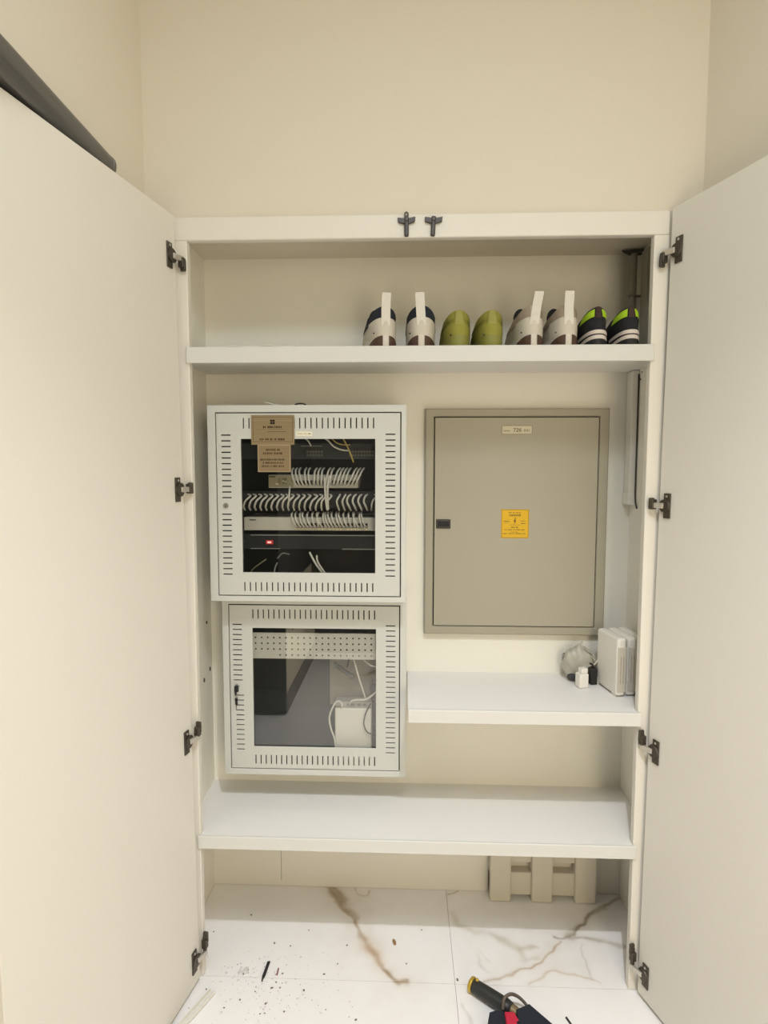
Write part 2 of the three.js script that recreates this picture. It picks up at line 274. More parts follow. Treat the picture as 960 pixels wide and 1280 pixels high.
{ // lock, plates and label of the upper door
  const l = part('lock', [cyl(0.0065, 0.0075, 0.004, 20).rotateX(Math.PI / 2).translate(-0.5335, 1.347, -0.0725)], M(lin(0.35, 0.34, 0.3), 0.35, { metalness: 0.6 }), doorA);
  part('keyhole', bx(-0.5343, -0.5327, 1.344, 1.350, -0.0708, -0.0702), black, l);
  const plateTex = canvasTex(512, 336, (g, w, h) => {
    g.fillStyle = '#9a8764'; g.fillRect(0, 0, w, h);
    for (let i = 0; i < 900; i++) { g.fillStyle = `rgba(${rnd() < 0.5 ? '60,45,25' : '235,225,195'},${0.02 + 0.05 * rnd()})`; g.fillRect(0, rnd() * h, w, 1); }
    g.strokeStyle = '#6b5a3c'; g.lineWidth = 5; g.strokeRect(22, 22, w - 44, h - 56);
    g.fillStyle = '#1d150a'; g.fillRect(228, 52, 54, 52); g.fillStyle = '#9a8764'; g.fillRect(228, 76, 54, 3); g.fillRect(254, 52, 3, 52);
    scribble(g, 142, 122, 228, 28, [2, 9], '#3a2c18');
    g.fillStyle = '#5a4930'; g.fillRect(200, 160, 190, 3); g.fillRect(190, 186, 230, 5); g.fillRect(60, 162, 110, 2);
    scribble(g, 100, 262, 300, 28, [3, 3, 2, 2, 5], '#3a2c18');
  });
  const backing = M(lin(0.30, 0.24, 0.15), 0.4, { metalness: 0.3 });
  const p1 = part('name_plate', bx(-0.4576, -0.3368, 1.5178, 1.5995, -0.0746, -0.0722), backing, doorA, 'larger engraved bronze plate');
  part('plate_print', new THREE.PlaneGeometry(0.1206, 0.0815).translate(-0.3972, 1.5587, -0.07205), M(0xffffff, 0.38, { map: plateTex, metalness: 0.25 }), p1);
  const plate2 = canvasTex(512, 410, (g, w, h) => {
    g.fillStyle = '#927e5e'; g.fillRect(0, 0, w, h);
    for (let i = 0; i < 700; i++) { g.fillStyle = `rgba(${rnd() < 0.5 ? '60,45,25' : '225,205,175'},${0.02 + 0.05 * rnd()})`; g.fillRect(0, rnd() * h, w, 1); }
    scribble(g, 130, 58, 220, 34, [7, 2], '#3d2c16'); scribble(g, 84, 112, 300, 34, [7, 6], '#38260f');
    scribble(g, 42, 208, 380, 30, [11, 3, 6], '#2c1b06'); scribble(g, 82, 258, 320, 28, [1, 11, 3], '#2c1b06'); scribble(g, 66, 308, 350, 28, [6, 1, 3, 5], '#2c1b06');
    g.strokeStyle = '#b9a58a'; g.lineWidth = 10; g.strokeRect(6, 6, w - 12, h - 12);
  });
  const p2 = part('name_plate', bx(-0.4402, -0.3478, 1.4418, 1.5176, -0.0740, -0.0722), backing, doorA, 'smaller engraved bronze plate');
  part('plate_print', new THREE.PlaneGeometry(0.0922, 0.0756).translate(-0.394, 1.4797, -0.07205), M(0xffffff, 0.4, { map: plate2, metalness: 0.2 }), p2);
  const lt = canvasTex(256, 64, (g, w, h) => { g.fillStyle = '#e9e2cc'; g.fillRect(0, 0, w, h); scribble(g, 24, 26, 80, 14, [6], '#a39a80'); scribble(g, 120, 26, 60, 12, [4], '#a39a80'); scribble(g, 190, 24, 44, 16, [3], '#5c543f'); });
  part('paper_label', bx(-0.3325, -0.2865, 1.5418, 1.5545, -0.0745, -0.0738), M(0xffffff, 0.6, { map: lt }), doorA);
}
{ // key and tag hanging in the lower door lock
  part('lock', cyl(0.0065, 0.0075, 0.004, 18).rotateX(Math.PI / 2).translate(-0.533, 0.796, -0.1475), M(lin(0.5, 0.5, 0.46), 0.3, { metalness: 0.6 }), doorB);
  const k = part('key', [new RoundedBoxGeometry(0.013, 0.019, 0.007, 3, 0.003).translate(-0.5318, 0.7915, -0.1385), cyl(0.004, 0.0022, 0.012, 10).translate(-0.5345, 0.778, -0.1385)], M(lin(0.012, 0.014, 0.018), 0.35), doorB, 'black key head in the lock');
  part('key_ring', new THREE.TorusGeometry(0.005, 0.0007, 6, 18).translate(-0.5348, 0.768, -0.1405), hingeLight, k);
  part('key_fob', [new RoundedBoxGeometry(0.0075, 0.023, 0.004, 2, 0.0018).translate(-0.5343, 0.7515, -0.1435), bx(-0.5352, -0.534, 0.725, 0.741, -0.1442, -0.1432)], M(lin(0.012, 0.012, 0.014), 0.4), k);
}

// equipment in the upper cabinet (front plane about 55 mm behind the glass frame)
const RZ = -0.13;
{ // topmost patch panel
  const t = thing('patch_bay', 'dark patch panel at the very top inside the upper cabinet', 'patch bay', [-0.305, 1.482, RZ]);
  part('face_plate', bx(-0.50, -0.1115, 1.479, 1.524, -0.155, RZ, 0.001), charcoal, t);
  part('marking_strip', bx(-0.33, -0.2674, 1.5145, 1.5178, RZ, RZ + 0.001), M(lin(0.2, 0.2, 0.18), 0.6), t);
  for (const [a, n] of [[-0.3125, 6], [-0.19, 9]]) for (let i = 0; i < n; i++) for (const y of [1.487, 1.4965]) part('port', bx(a + i * 0.0082, a + i * 0.0082 + 0.006, y, y + 0.0065, RZ, RZ + 0.0015), M(lin(0.14, 0.14, 0.12), 0.5), t);
}
function netSwitch(label, x0, x1, y0, y1, px0, px1, n) {
  const t = thing('network_switch', label, 'switch', [(x0 + x1) / 2, y0, RZ]);
  part('chassis', bx(x0, x1, y0, y1, -0.275, RZ, 0.002), switchBody, t);
  const w = (px1 - px0) / n; for (let i = 0; i < n; i++) part('port', bx(px0 + i * w + w * 0.15, px0 + i * w + w * 0.85, y0 + 0.008, y0 + 0.022, RZ - 0.002, RZ + 0.0006), black, t);
  return t;
}
const swB = netSwitch('short beige network switch with a printed label, in the middle of the upper cabinet', -0.4245, -0.164, 1.3955, 1.4335, -0.347, -0.168, 17);
{
  const tx = canvasTex(256, 96, (g, w, h) => { g.fillStyle = '#aaa184'; g.fillRect(0, 0, w, h); g.fillStyle = '#3a3524'; g.fillRect(4, 8, 66, 9); scribble(g, 96, 22, 36, 50, [2], '#857c60'); scribble(g, 140, 20, 50, 24, [4], '#6d654c'); scribble(g, 140, 52, 50, 22, [4], '#6d654c'); g.fillStyle = '#eee8d4'; g.fillRect(70, 66, 30, 10); g.fillRect(142, 44, 16, 7); g.fillRect(172, 52, 14, 8); });
  part('printed_label', bx(-0.4235, -0.352, 1.398, 1.4325, RZ, RZ + 0.0008), M(0xffffff, 0.6, { map: tx }), swB);
}
const swD = netSwitch('long beige network switch with lit yellow indicators, below the cable rows', -0.4985, -0.1135, 1.2715, 1.31, -0.346, -0.135, 20);
part('badge', bx(-0.482, -0.463, 1.3005, 1.3035, RZ, RZ + 0.0008), charcoal, swD);
for (let i = 0; i < 20; i++) { const w = 0.211 / 20; if (i % 5 !== 3) part('indicator', bx(-0.346 + i * w + w * 0.3, -0.346 + i * w + w * 0.62, 1.2745, 1.2772, RZ, RZ + 0.0012), M(lin(0.6, 0.5, 0.15), 0.5, { emissive: lin(1, 0.8, 0.25), emissiveIntensity: i > 5 ? 0.75 : 0.2 }), swD); }
{
  const t = thing('patch_bay', 'black patch panel with a full row of white cables between the two switches', 'patch bay', [-0.305, 1.338, RZ]);
  part('face_plate', bx(-0.503, -0.1115, 1.338, 1.386, -0.16, RZ, 0.001), black, t);
  for (let i = 0; i < 24; i++) part('port', bx(-0.498 + i * 0.0161, -0.4875 + i * 0.0161, 1.368, 1.381, RZ, RZ + 0.001), charcoal, t);
}
{ // dark unit with a red display
  const t = thing('rack_unit', 'black rack unit with a small red lit display', 'rack unit', [-0.305, 1.2165, RZ]);
  part('chassis', bx(-0.503, -0.1115, 1.2165, 1.2595, -0.27, RZ - 0.002, 0.001), blackSoft, t);
  const edge = M(lin(0.3, 0.3, 0.28), 0.4);
  part('edge_strip', bx(-0.48, -0.1125, 1.2565, 1.2592, RZ - 0.002, RZ + 0.002), edge, t); part('edge_strip', bx(-0.48, -0.393, 1.217, 1.2192, RZ - 0.002, RZ + 0.002), edge, t); part('edge_strip', bx(-0.211, -0.1125, 1.2165, 1.219, RZ - 0.002, RZ + 0.002), edge, t);
  part('display', bx(-0.4345, -0.4135, 1.231, 1.2425, RZ - 0.002, RZ + 0.001), M(lin(0.25, 0.01, 0.01), 0.4, { emissive: lin(1, 0.06, 0.05), emissiveIntensity: 0.55 }), t);
  part('digit', bx(-0.430, -0.4185, 1.234, 1.2395, RZ + 0.001, RZ + 0.002), M(lin(0.8, 0.5, 0.45), 0.4, { emissive: lin(1, 0.5, 0.45), emissiveIntensity: 1.6 }), t);
}
const ORD = ['first', 'second', 'third', 'fourth', 'fifth', 'sixth', 'seventh', 'eighth', 'ninth', 'tenth', 'eleventh', 'twelfth'];
const place = (i, n) => i < n / 2 ? (i ? ORD[i] + ' from the left' : 'leftmost') : (n - 1 - i ? ORD[n - 1 - i] + ' from the right' : 'rightmost');
// patch cables: three shapes, copied along the ports
function cableKind(name, label, group, shapes, places) {
  const protos = [];
  places.forEach(([x, y, z, k, turn = 0], i) => {
    if (!protos[k]) {
      const m = obj(name, tube(shapes[k], 0.0029, 14, 6), cableWhite); tag(m, label + ', ' + place(i, places.length), 'cable', group); m.position.set(x, y, z); m.rotation.y = turn; protos[k] = m;
    } else copy(protos[k], [x, y, z], turn).userData.label = label + ', ' + place(i, places.length);
  });
}
{
  const up = (l, b) => [[0, 0, 0], [l * 0.3, 0.009, 0.012 + b], [l * 0.7, 0.026, 0.016 + b], [l, 0.041, 0.006], [l * 1.2, 0.05, -0.03]];
  const shB = [up(-0.012, 0), up(-0.006, 0.004), up(0.002, 0.002), up(0.009, 0), up(0.015, 0.003), up(0.021, 0)];
  cableKind('patch_cable', 'short white cable rising from the short beige switch', 'white cables of the short switch', shB,
    [...Array(17).keys()].map(i => [-0.3425 + i * 0.01055, 1.403, RZ + 0.001, i < 3 ? 0 : i < 5 ? 1 : i < 8 ? 2 : i < 10 ? 3 : i < 14 ? 4 : 5]));
  const down = (l, b) => [[0.3 * l + 0.006, 0.0, 0], [l + 0.008, -0.004, 0.015 + b], [l * 0.6, -0.017, 0.021 + b], [0, -0.034, 0.014], [-l * 0.25, -0.046, -0.012]];
  const shC = [down(0.013, 0), down(0.01, 0.004), down(0.006, 0.002), down(-0.004, 0.003), down(-0.010, 0)];
  cableKind('patch_cable', 'short white cable arching out of the black patch panel', 'white cables of the black patch panel', shC,
    [...Array(24).keys()].filter(i => i !== 16).map(i => [-0.4945 + i * 0.0161, 1.3765, RZ + 0.001, i < 7 ? 0 : i < 12 ? 1 : i < 14 ? 0 : i < 16 ? 2 : i < 19 ? 3 : i < 23 ? 4 : 2]));
  const shD = [up(-0.016, 0), up(-0.013, 0.004), up(-0.009, 0), up(-0.004, 0.003)].map(p => p.map(([x, y, z]) => [x, y * 0.82, z]));
  cableKind('patch_cable', 'short white cable rising from the long lit switch', 'white cables of the long switch', shD,
    [...Array(20).keys()].map(i => [-0.341 + i * 0.01055, 1.2825, RZ + 0.001, [0, 0, 1, 0, 1, 2, 3, 0, 2, 1][i % 10]]));
  const one = (name, pts, r, mat, label) => tag(obj(name, tube(pts, r, 30, 6), mat), label, 'cable');
  one('network_cable', [[-0.362, 1.40, -0.128], [-0.3595, 1.385, -0.108], [-0.361, 1.362, -0.106], [-0.366, 1.34, -0.118]], 0.0026, cableWhite, 'white cable hanging straight down beside the printed label of the short switch');
  one('network_cable', [[-0.258, 1.425, -0.112], [-0.2565, 1.40, -0.104], [-0.255, 1.37, -0.104], [-0.252, 1.335, -0.112]], 0.003, cableWhite, 'left of two white cables crossing the patch panel middle');
  one('network_cable', [[-0.2455, 1.43, -0.112], [-0.2485, 1.40, -0.103], [-0.249, 1.37, -0.103], [-0.2485, 1.335, -0.112]], 0.003, cableWhite, 'right of two white cables crossing the patch panel middle');
  one('network_cable', [[-0.275, 1.545, -0.118], [-0.25, 1.533, -0.112], [-0.232, 1.515, -0.11], [-0.21, 1.505, -0.112], [-0.19, 1.503, -0.12]], 0.0026, cableWhite, 'white cable looping at the top of the upper cabinet window');
  one('network_cable', [[-0.24, 1.538, -0.12], [-0.222, 1.524, -0.118], [-0.2, 1.519, -0.12], [-0.186, 1.52, -0.125]], 0.002, cableYellow, 'thin yellow cable behind the white loop in the upper cabinet');
  one('network_cable', [[-0.212, 1.548, -0.115], [-0.198, 1.525, -0.108], [-0.185, 1.497, -0.108], [-0.176, 1.47, -0.118]], 0.0024, cableYellow, 'slanting yellow cable at top right in the upper cabinet');
  one('network_cable', [[-0.318, 1.54, -0.118], [-0.305, 1.53, -0.112], [-0.298, 1.516, -0.12]], 0.0022, cableWhite, 'short white cable end below the paper label of the upper cabinet');
  one('network_cable', [[-0.304, 1.21, -0.115], [-0.285, 1.178, -0.106], [-0.268, 1.152, -0.11], [-0.255, 1.12, -0.13]], 0.0030, cableWhite, 'thick white cable slanting at the bottom of the upper cabinet');
  one('network_cable', [[-0.284, 1.2, -0.12], [-0.281, 1.185, -0.112], [-0.262, 1.156, -0.108], [-0.247, 1.13, -0.125]], 0.0026, cableWhite, 'thin white cable beside the thick slanting one');
  one('network_cable', [[-0.437, 1.185, -0.14], [-0.455, 1.172, -0.125], [-0.475, 1.155, -0.122], [-0.486, 1.13, -0.13]], 0.002, M(lin(0.25, 0.22, 0.13), 0.6), 'dim olive cable at bottom left in the upper cabinet');
  one('network_cable', [[-0.404, 1.175, -0.14], [-0.408, 1.16, -0.125], [-0.409, 1.14, -0.122], [-0.41, 1.12, -0.13]], 0.0022, M(lin(0.4, 0.4, 0.36), 0.6), 'short grey cable end at the bottom of the upper cabinet');
  one('network_cable', [[-0.368, 1.2, -0.14], [-0.385, 1.205, -0.122], [-0.4, 1.19, -0.122]], 0.002, M(lin(0.25, 0.25, 0.23), 0.6), 'curved dark grey cable under the black rack unit');
  // on top of the upper cabinet
  one('cable_offcut', [[-0.424, 1.637, -0.1], [-0.41, 1.6345, -0.092], [-0.396, 1.6305, -0.092], [-0.38, 1.629, -0.1]], 0.0019, cableWhite, 'white cable offcut lying on top of the upper cabinet');
  one('cable_clip', [[-0.338, 1.6295, -0.09], [-0.328, 1.6325, -0.09], [-0.316, 1.6325, -0.09], [-0.306, 1.6295, -0.09]], 0.0022, black, 'small black clip lying on top of the upper cabinet');
}
// contents of the lower cabinet
{
  const holes = []; for (let i = 0; i < 20; i++) for (let j = 0; j < 4; j++) if (!(j === 3 && i < 4)) holes.push([-0.4795 + i * 0.01848, 0.9412 - j * 0.0178, 0.0028]);
  part('perforated_panel', sheet(-0.489, -0.1135, 0.8765, 0.9565, holes, -0.168, 0.0015), M(lin(0.66, 0.65, 0.58), 0.5), cabB);
  part('mounting_board', bx(-0.2655, -0.1135, 0.70, 0.8765, -0.262, -0.255), M(lin(0.30, 0.27, 0.21), 0.8), cabB);
  const r = thing('router', 'white router with a wire hooked over its corner behind the lower glass', 'router', [-0.185, 0.545, -0.2]);
  part('housing', bx(-0.2425, -0.129, 0.531, 0.7155, -0.22, -0.188, 0.005), M(lin(0.82, 0.80, 0.72), 0.4), r);
  part('port_strip', bx(-0.2425, -0.129, 0.7155, 0.7335, -0.235, -0.196, 0.003), M(lin(0.42, 0.41, 0.38), 0.5), r);
  for (const x of [-0.206, -0.172, -0.155]) part('port', bx(x, x + (x < -0.2 ? 0.024 : 0.009), 0.721, 0.728, -0.197, -0.1955), M(lin(0.22, 0.22, 0.2), 0.5), r);
  const one = (pts, rr, mat, label) => tag(obj('network_cable', tube(pts, rr, 30, 6), mat), label, 'cable');
  one([[-0.219, 0.718, -0.184], [-0.222, 0.74, -0.18], [-0.235, 0.741, -0.18], [-0.248, 0.72, -0.182], [-0.258, 0.69, -0.182], [-0.254, 0.655, -0.182], [-0.243, 0.622, -0.182], [-0.238, 0.58, -0.183]], 0.0028, cableWhite, 'white wire hooked over the left corner of the router');
  one([[-0.196, 0.728, -0.19], [-0.19, 0.742, -0.182], [-0.17, 0.747, -0.18], [-0.148, 0.748, -0.18], [-0.13, 0.758, -0.182], [-0.112, 0.77, -0.19]], 0.0028, cableWhite, 'white wire running right along the top of the router');
  one([[-0.186, 0.875, -0.2], [-0.178, 0.85, -0.19], [-0.166, 0.81, -0.186], [-0.155, 0.775, -0.186], [-0.148, 0.75, -0.19]], 0.0026, cableWhite, 'white wire hanging from the perforated panel to the router');
  one([[-0.162, 0.874, -0.2], [-0.145, 0.862, -0.188], [-0.126, 0.85, -0.188], [-0.11, 0.845, -0.2]], 0.0026, cableWhite, 'white wire bending right under the perforated panel');
  one([[-0.13, 0.735, -0.185], [-0.14, 0.72, -0.178], [-0.15, 0.69, -0.176], [-0.15, 0.665, -0.176], [-0.138, 0.645, -0.176], [-0.114, 0.64, -0.178]], 0.0022, black, 'black wire curling at the right of the router');
  one([[-0.2, 0.87, -0.245], [-0.203, 0.85, -0.24], [-0.207, 0.835, -0.24], [-0.21, 0.826, -0.246]], 0.002, black, 'short black wire under the right half of the perforated panel');
  const a = thing('power_adapter', 'black power adapter right of the router at the edge of the glass', 'adapter', [-0.122, 0.74, -0.22]);
  part('housing', bx(-0.132, -0.1, 0.735, 0.79, -0.24, -0.205, 0.004), black, a); part('cord_stub', rod([-0.125, 0.735, -0.215], [-0.128, 0.722, -0.205], 0.003), black, a);
  const h = thing('cable_connector', 'dark cylindrical connector lying above the router', 'connector', [-0.22, 0.82, -0.225]);
  part('barrel', rod([-0.245, 0.838, -0.23], [-0.19, 0.805, -0.22], 0.007), M(lin(0.1, 0.1, 0.08), 0.6), h); part('collar', rod([-0.25, 0.841, -0.231], [-0.241, 0.8355, -0.229], 0.009), M(lin(0.2, 0.2, 0.17), 0.6), h); part('collar', rod([-0.196, 0.8085, -0.221], [-0.186, 0.8026, -0.219], 0.0095), M(lin(0.1, 0.1, 0.08), 0.6), h);
  const k = thing('network_plug', 'dark plugs in a row at the top of the lower cabinet window', 'plug', [-0.41, 0.957, -0.2]);
  for (const x of [-0.433, -0.405, -0.388]) part('plug_body', bx(x, x + 0.017, 0.9565, 0.975, -0.21, -0.19, 0.002), black, k);
}

// ---------------------------------------------------------------- electrical panel
{
  const zf = -0.268, t = thing('electrical_panel', 'beige metal electrical panel with yellow warning sticker, set in the closet back', 'panel', [0.315, 0.929, zf]);
  part('frame', sheet(0.0337, 0.5957, 0.929, 1.6365, [[0.0605, 0.5665, 0.9545, 1.612]], zf, 0.0215, 0.003), panelBeige, t);
  part('backplate', bx(0.05, 0.58, 0.94, 1.625, -0.29, -0.286), black, t);
  const d = part('door', bx(0.0635, 0.5635, 0.9575, 1.609, zf - 0.012, zf + 0.001, 0.0015), panelBeigeDoor, t);
  const l = part('latch', bx(0.0690, 0.1138, 1.2655, 1.2945, zf, zf + 0.005, 0.003), M(lin(0.012, 0.012, 0.013), 0.35), d, 'black recessed latch');
  part('latch_lever', bx(0.074, 0.109, 1.271, 1.289, zf + 0.004, zf + 0.0075, 0.002), blackSoft, l);
  const lt = canvasTex(384, 112, (g, w, h) => { g.fillStyle = '#d8d0b8'; g.fillRect(0, 0, w, h); g.strokeStyle = '#8d8468'; g.lineWidth = 6; g.strokeRect(3, 3, w - 6, h - 6); scribble(g, 24, 60, 86, 18, [6], '#8a8268'); g.fillStyle = '#6d6450'; g.font = 'bold 64px sans-serif'; g.textAlign = 'center'; g.fillText('726', 196, 80); scribble(g, 278, 48, 80, 30, [4], '#9a927a'); });
  part('paper_label', bx(0.2678, 0.3612, 1.5575, 1.5845, zf + 0.001, zf + 0.0018), M(0xffffff, 0.6, { map: lt }), d, 'white numbered label');
  const st = canvasTex(384, 400, (g, w, h) => {
    g.fillStyle = '#e3b400'; g.fillRect(0, 0, w, h); g.strokeStyle = '#c09406'; g.lineWidth = 14; g.strokeRect(9, 9, w - 18, h - 18);
    scribble(g, 100, 40, 180, 14, [3, 2, 5], '#6b4e00');
    g.fillStyle = '#2a1400'; g.font = 'bold 40px sans-serif'; g.textAlign = 'center'; g.fillText('DANGER', 190, 96);
    g.beginPath(); g.moveTo(196, 116); g.lineTo(172, 168); g.lineTo(188, 168); g.lineTo(180, 214); g.lineTo(208, 154); g.lineTo(192, 154); g.lineTo(204, 116); g.closePath(); g.fillStyle = '#4a2800'; g.fill();
    scribble(g, 34, 160, 84, 15, [6], '#5c3a00'); scribble(g, 262, 156, 76, 12, [5], '#8a6a10'); scribble(g, 276, 188, 64, 14, [5], '#5c4200'); scribble(g, 46, 188, 50, 9, [4], '#8a6a10');
    g.fillStyle = '#7a5a00'; g.fillRect(110, 214, 160, 4);
    scribble(g, 140, 240, 96, 18, [4, 2], '#5c4200'); scribble(g, 46, 276, 290, 14, [3, 4, 1, 6, 4], '#5c4200'); scribble(g, 136, 310, 96, 10, [7], '#6b4e00'); scribble(g, 20, 330, 320, 14, [6, 8, 7, 4], '#6b4e00');
  });
  part('warning_sticker', bx(0.2708, 0.3565, 1.2362, 1.3265, zf + 0.001, zf + 0.0018), M(0xffffff, 0.5, { map: st }), d, 'yellow danger sticker');
}

// ---------------------------------------------------------------- shoes
function grid(fn, u0, u1, v0, v1, nu, nv, off = 0) {
  const pos = [], uv = [], idx = []; const e = 1e-3;
  for (let j = 0; j <= nv; j++) for (let i = 0; i <= nu; i++) {
    const u = u0 + (u1 - u0) * i / nu, v = v0 + (v1 - v0) * j / nv; const p = fn(u, v);
    if (off) { const a = fn(u + e, v), b = fn(u - e, v), c = fn(u, Math.min(1, v + e)), d = fn(u, Math.max(0, v - e)); const n = v3(a).sub(v3(b)).cross(v3(c).sub(v3(d))).normalize(); p[0] += n.x * off; p[1] += n.y * off; p[2] += n.z * off; }
    pos.push(...p); uv.push(i / nu, j / nv);
  }
  for (let j = 0; j < nv; j++) for (let i = 0; i < nu; i++) { const a = j * (nu + 1) + i, b = a + 1, c = a + nu + 1, d = c + 1; idx.push(a, b, d, a, d, c); }
  const g = new THREE.BufferGeometry(); g.setAttribute('position', new THREE.Float32BufferAttribute(pos, 3)); g.setAttribute('uv', new THREE.Float32BufferAttribute(uv, 2)); g.setIndex(idx); g.computeVertexNormals(); return g;
}
const knit = dataTex(64, 64, (u, v) => { const n = 128 + 90 * Math.sin(u * 6.283 * 8) * Math.sin(v * 6.283 * 8) + 50 * (vn(u * 16, v * 16) - 0.5); return [n, n, n]; }, false); knit.repeat.set(5, 3);
const fabric = (c, r = 0.85) => M(c, r, { bumpMap: knit, bumpScale: 0.0004 });
function shoeForm(o) {
  const L = o.L || 0.268, hw = o.hw || 0.0405, y0 = 0.02, H = o.H || 0.104;
  const wide = t => { const s = Math.min(1, Math.max(0, (t - 0.15) / 0.5)), k = s * s * (3 - 2 * s); return hw * (1 - 0.06 * Math.sin(Math.PI * Math.min(1, t / 0.6))) * (1 - k) + 0.0385 * k; };
  const out = a => { const c = Math.cos(a), p = 2.35, t = (1 - c) / 2; return [Math.sign(Math.sin(a)) * wide(t) * Math.pow(Math.max(0, 1 - Math.pow(Math.abs(c), p)), 1 / p), -t * L]; };
  const top = a => H * (0.80 + 0.20 * Math.pow(Math.abs(Math.cos(a)), 1.5)) - (Math.cos(a) < 0 ? 0.006 * -Math.cos(a) : 0);
  const upper = (a, s) => { const [x, z] = out(a), q = Math.pow(s, 2.1), k = 1 + 0.05 * Math.sin(Math.PI * Math.min(1, s * 1.2)); const tx = (o.cw || 0.027) * Math.sin(a), tz = -0.066 + 0.054 * Math.cos(a); const b = s * (1.28 - 0.28 * s); return [(x * (1 - q) + tx * q) * k, y0 + (top(a) - y0) * b, (z * (1 - q) + tz * q) + (k - 1) * 0.03 * Math.cos(a)]; };
  const lining = (a, s) => { const tx = (o.cw || 0.027) * Math.sin(a), tz = 0.054 * Math.cos(a), k = 0.99 - 0.14 * Math.min(1, s * 3); return [tx * k, top(a) + 0.0012 * Math.sin(Math.PI * Math.min(1, s * 4)) - 0.055 * s, -0.066 + tz * k]; };
  const sole = (a, s) => { const [x, z] = out(a), k = 1.06 + 0.05 * Math.sin(Math.PI * (0.2 + 0.6 * (1 - s))) - 0.02; const rise = 0.012 * Math.pow(Math.max(0, -Math.cos(a)), 4); return [x * k, rise * (1 - s) + s * (0.026 + 0.004 * Math.cos(a) * Math.cos(a)), (z + L / 2) * (1 + (k - 1) * 0.35) - L / 2]; };
  return { L, upper, lining, sole, top };
}
function shoeBody(t, o, f) {
  const PI = Math.PI;
  obj('upper', grid(f.upper, -PI, PI, 0, 1, 72, 18), o.upper, t);
  obj('lining', [grid(f.lining, -PI, PI, 0, 1, 48, 8), new THREE.CircleGeometry(1, 32).rotateX(-PI / 2).scale(0.023, 1, 0.047).translate(0, 0.046, -0.066)], o.lining, t);
  obj('sole', [grid(f.sole, -PI, PI, 0, 1, 72, 8), (() => { const g = grid((a, s) => { const p = f.sole(a, 0); return [p[0] * s, p[1], (p[2] + f.L / 2) * s - f.L / 2]; }, PI, -PI, 0.001, 1, 48, 2); return g; })(), grid((a, s) => { const p = f.sole(a, 1); return [p[0] * (1 - 0.15 * s), p[1] - 0.003 * s, (p[2] + f.L / 2) * (1 - 0.1 * s) - f.L / 2]; }, -PI, PI, 0, 1, 60, 2)], o.soleMat, t);
}
function ribbon(w, path, th, mat, t, name, lean = 0) { // flat strap, path of [y, z]
  const c = new THREE.CatmullRomCurve3(path.map(([y, z]) => new THREE.Vector3(lean * Math.max(0, y - path[0][0]), y, z))), n = 18, pos = [], idx = [], uv = [];
  for (let i = 0; i <= n; i++) { const p = c.getPoint(i / n), tg = c.getTangent(i / n), nn = new THREE.Vector3(0, -tg.z, tg.y).normalize(); for (const [sx, sn] of [[-1, 1], [1, 1], [1, -1], [-1, -1]]) { pos.push(p.x + sx * w / 2, p.y + nn.y * sn * th / 2, p.z + nn.z * sn * th / 2); uv.push((sx + 1) / 2, i / n); } }
  for (let i = 0; i < n; i++) for (let k = 0; k < 4; k++) { const a = i * 4 + k, b = i * 4 + (k + 1) % 4; idx.push(a, b, b + 4, a, b + 4, a + 4); }
  const e = n * 4; idx.push(e, e + 1, e + 2, e, e + 2, e + 3, 0, 2, 1, 0, 3, 2);
  const g = new THREE.BufferGeometry(); g.setAttribute('position', new THREE.Float32BufferAttribute(pos, 3)); g.setAttribute('uv', new THREE.Float32BufferAttribute(uv, 2)); g.setIndex(idx); const h = g.toNonIndexed(); h.computeVertexNormals(); return obj(name, h, mat, t);
}
const SY = 1.7703;
const brownRubber = M(lin(0.085, 0.045, 0.03), 0.6), shoeWhite = fabric(lin(0.62, 0.57, 0.48)), midWhite = M(lin(0.66, 0.61, 0.53), 0.55), dotDark = M(lin(0.05, 0.04, 0.03), 0.7);
function runner(label, x, turn, o, group) { // white knit trainer with a tall pull tab
  const t = thing('sneaker', label, 'shoe', [x, SY, -0.008], turn, group), f = shoeForm(o);
  shoeBody(t, { upper: shoeWhite, lining: o.liningMat, soleMat: midWhite }, f);
  obj('collar', [grid(f.upper, 0.16, 2.0, 0.5, 0.985, 22, 10, 0.0016), grid(f.upper, -2.0, -0.16, 0.5, 0.985, 22, 10, 0.0016)], o.collarMat, t);
  obj('heel_counter', grid(f.upper, -1.0, 1.0, 0.0, 0.56, 26, 10, 0.0028), shoeWhite, t);
  obj('heel_rubber', [grid((a, s) => f.sole(a, s * 0.95 * Math.sqrt(Math.max(0, 1 - (a / 1.0) ** 2))), 0.12, 0.98, 0, 1, 16, 4, 0.0012), grid((a, s) => f.sole(a, s * 0.95 * Math.sqrt(Math.max(0, 1 - (a / 1.0) ** 2))), -0.98, -0.12, 0, 1, 16, 4, 0.0012)], brownRubber, t);
  obj('eyelet', new THREE.SphereGeometry(0.0022, 8, 6).translate(-0.03, 0.036, -0.0105), dotDark, t);
  ribbon(0.0235, [[0.055, 0.0005], [0.075, -0.0005], [0.098, -0.005], [0.118, -0.0035], [0.139, -0.0015]], 0.0034, M(lin(0.74, 0.70, 0.62), 0.8, { bumpMap: knit, bumpScale: 0.0003 }), t, 'pull_tab', o.lean || 0);
  obj('tongue', new THREE.SphereGeometry(1, 24, 16).scale(0.023, 0.036, 0.0055).rotateX(-0.3).translate(-0.004, 0.096, -0.126), o.liningMat, t);
  return t;
}
const navy = fabric(lin(0.012, 0.015, 0.028)), tan = fabric(lin(0.36, 0.29, 0.215)), dark = M(lin(0.012, 0.011, 0.012), 0.9);
runner('leftmost white sneaker with navy collar and tall pull tab, turned outwards', -0.081, 0.2, { H: 0.107, hw: 0.041, cw: 0.037, collarMat: navy, liningMat: dark, lean: 0.03 });
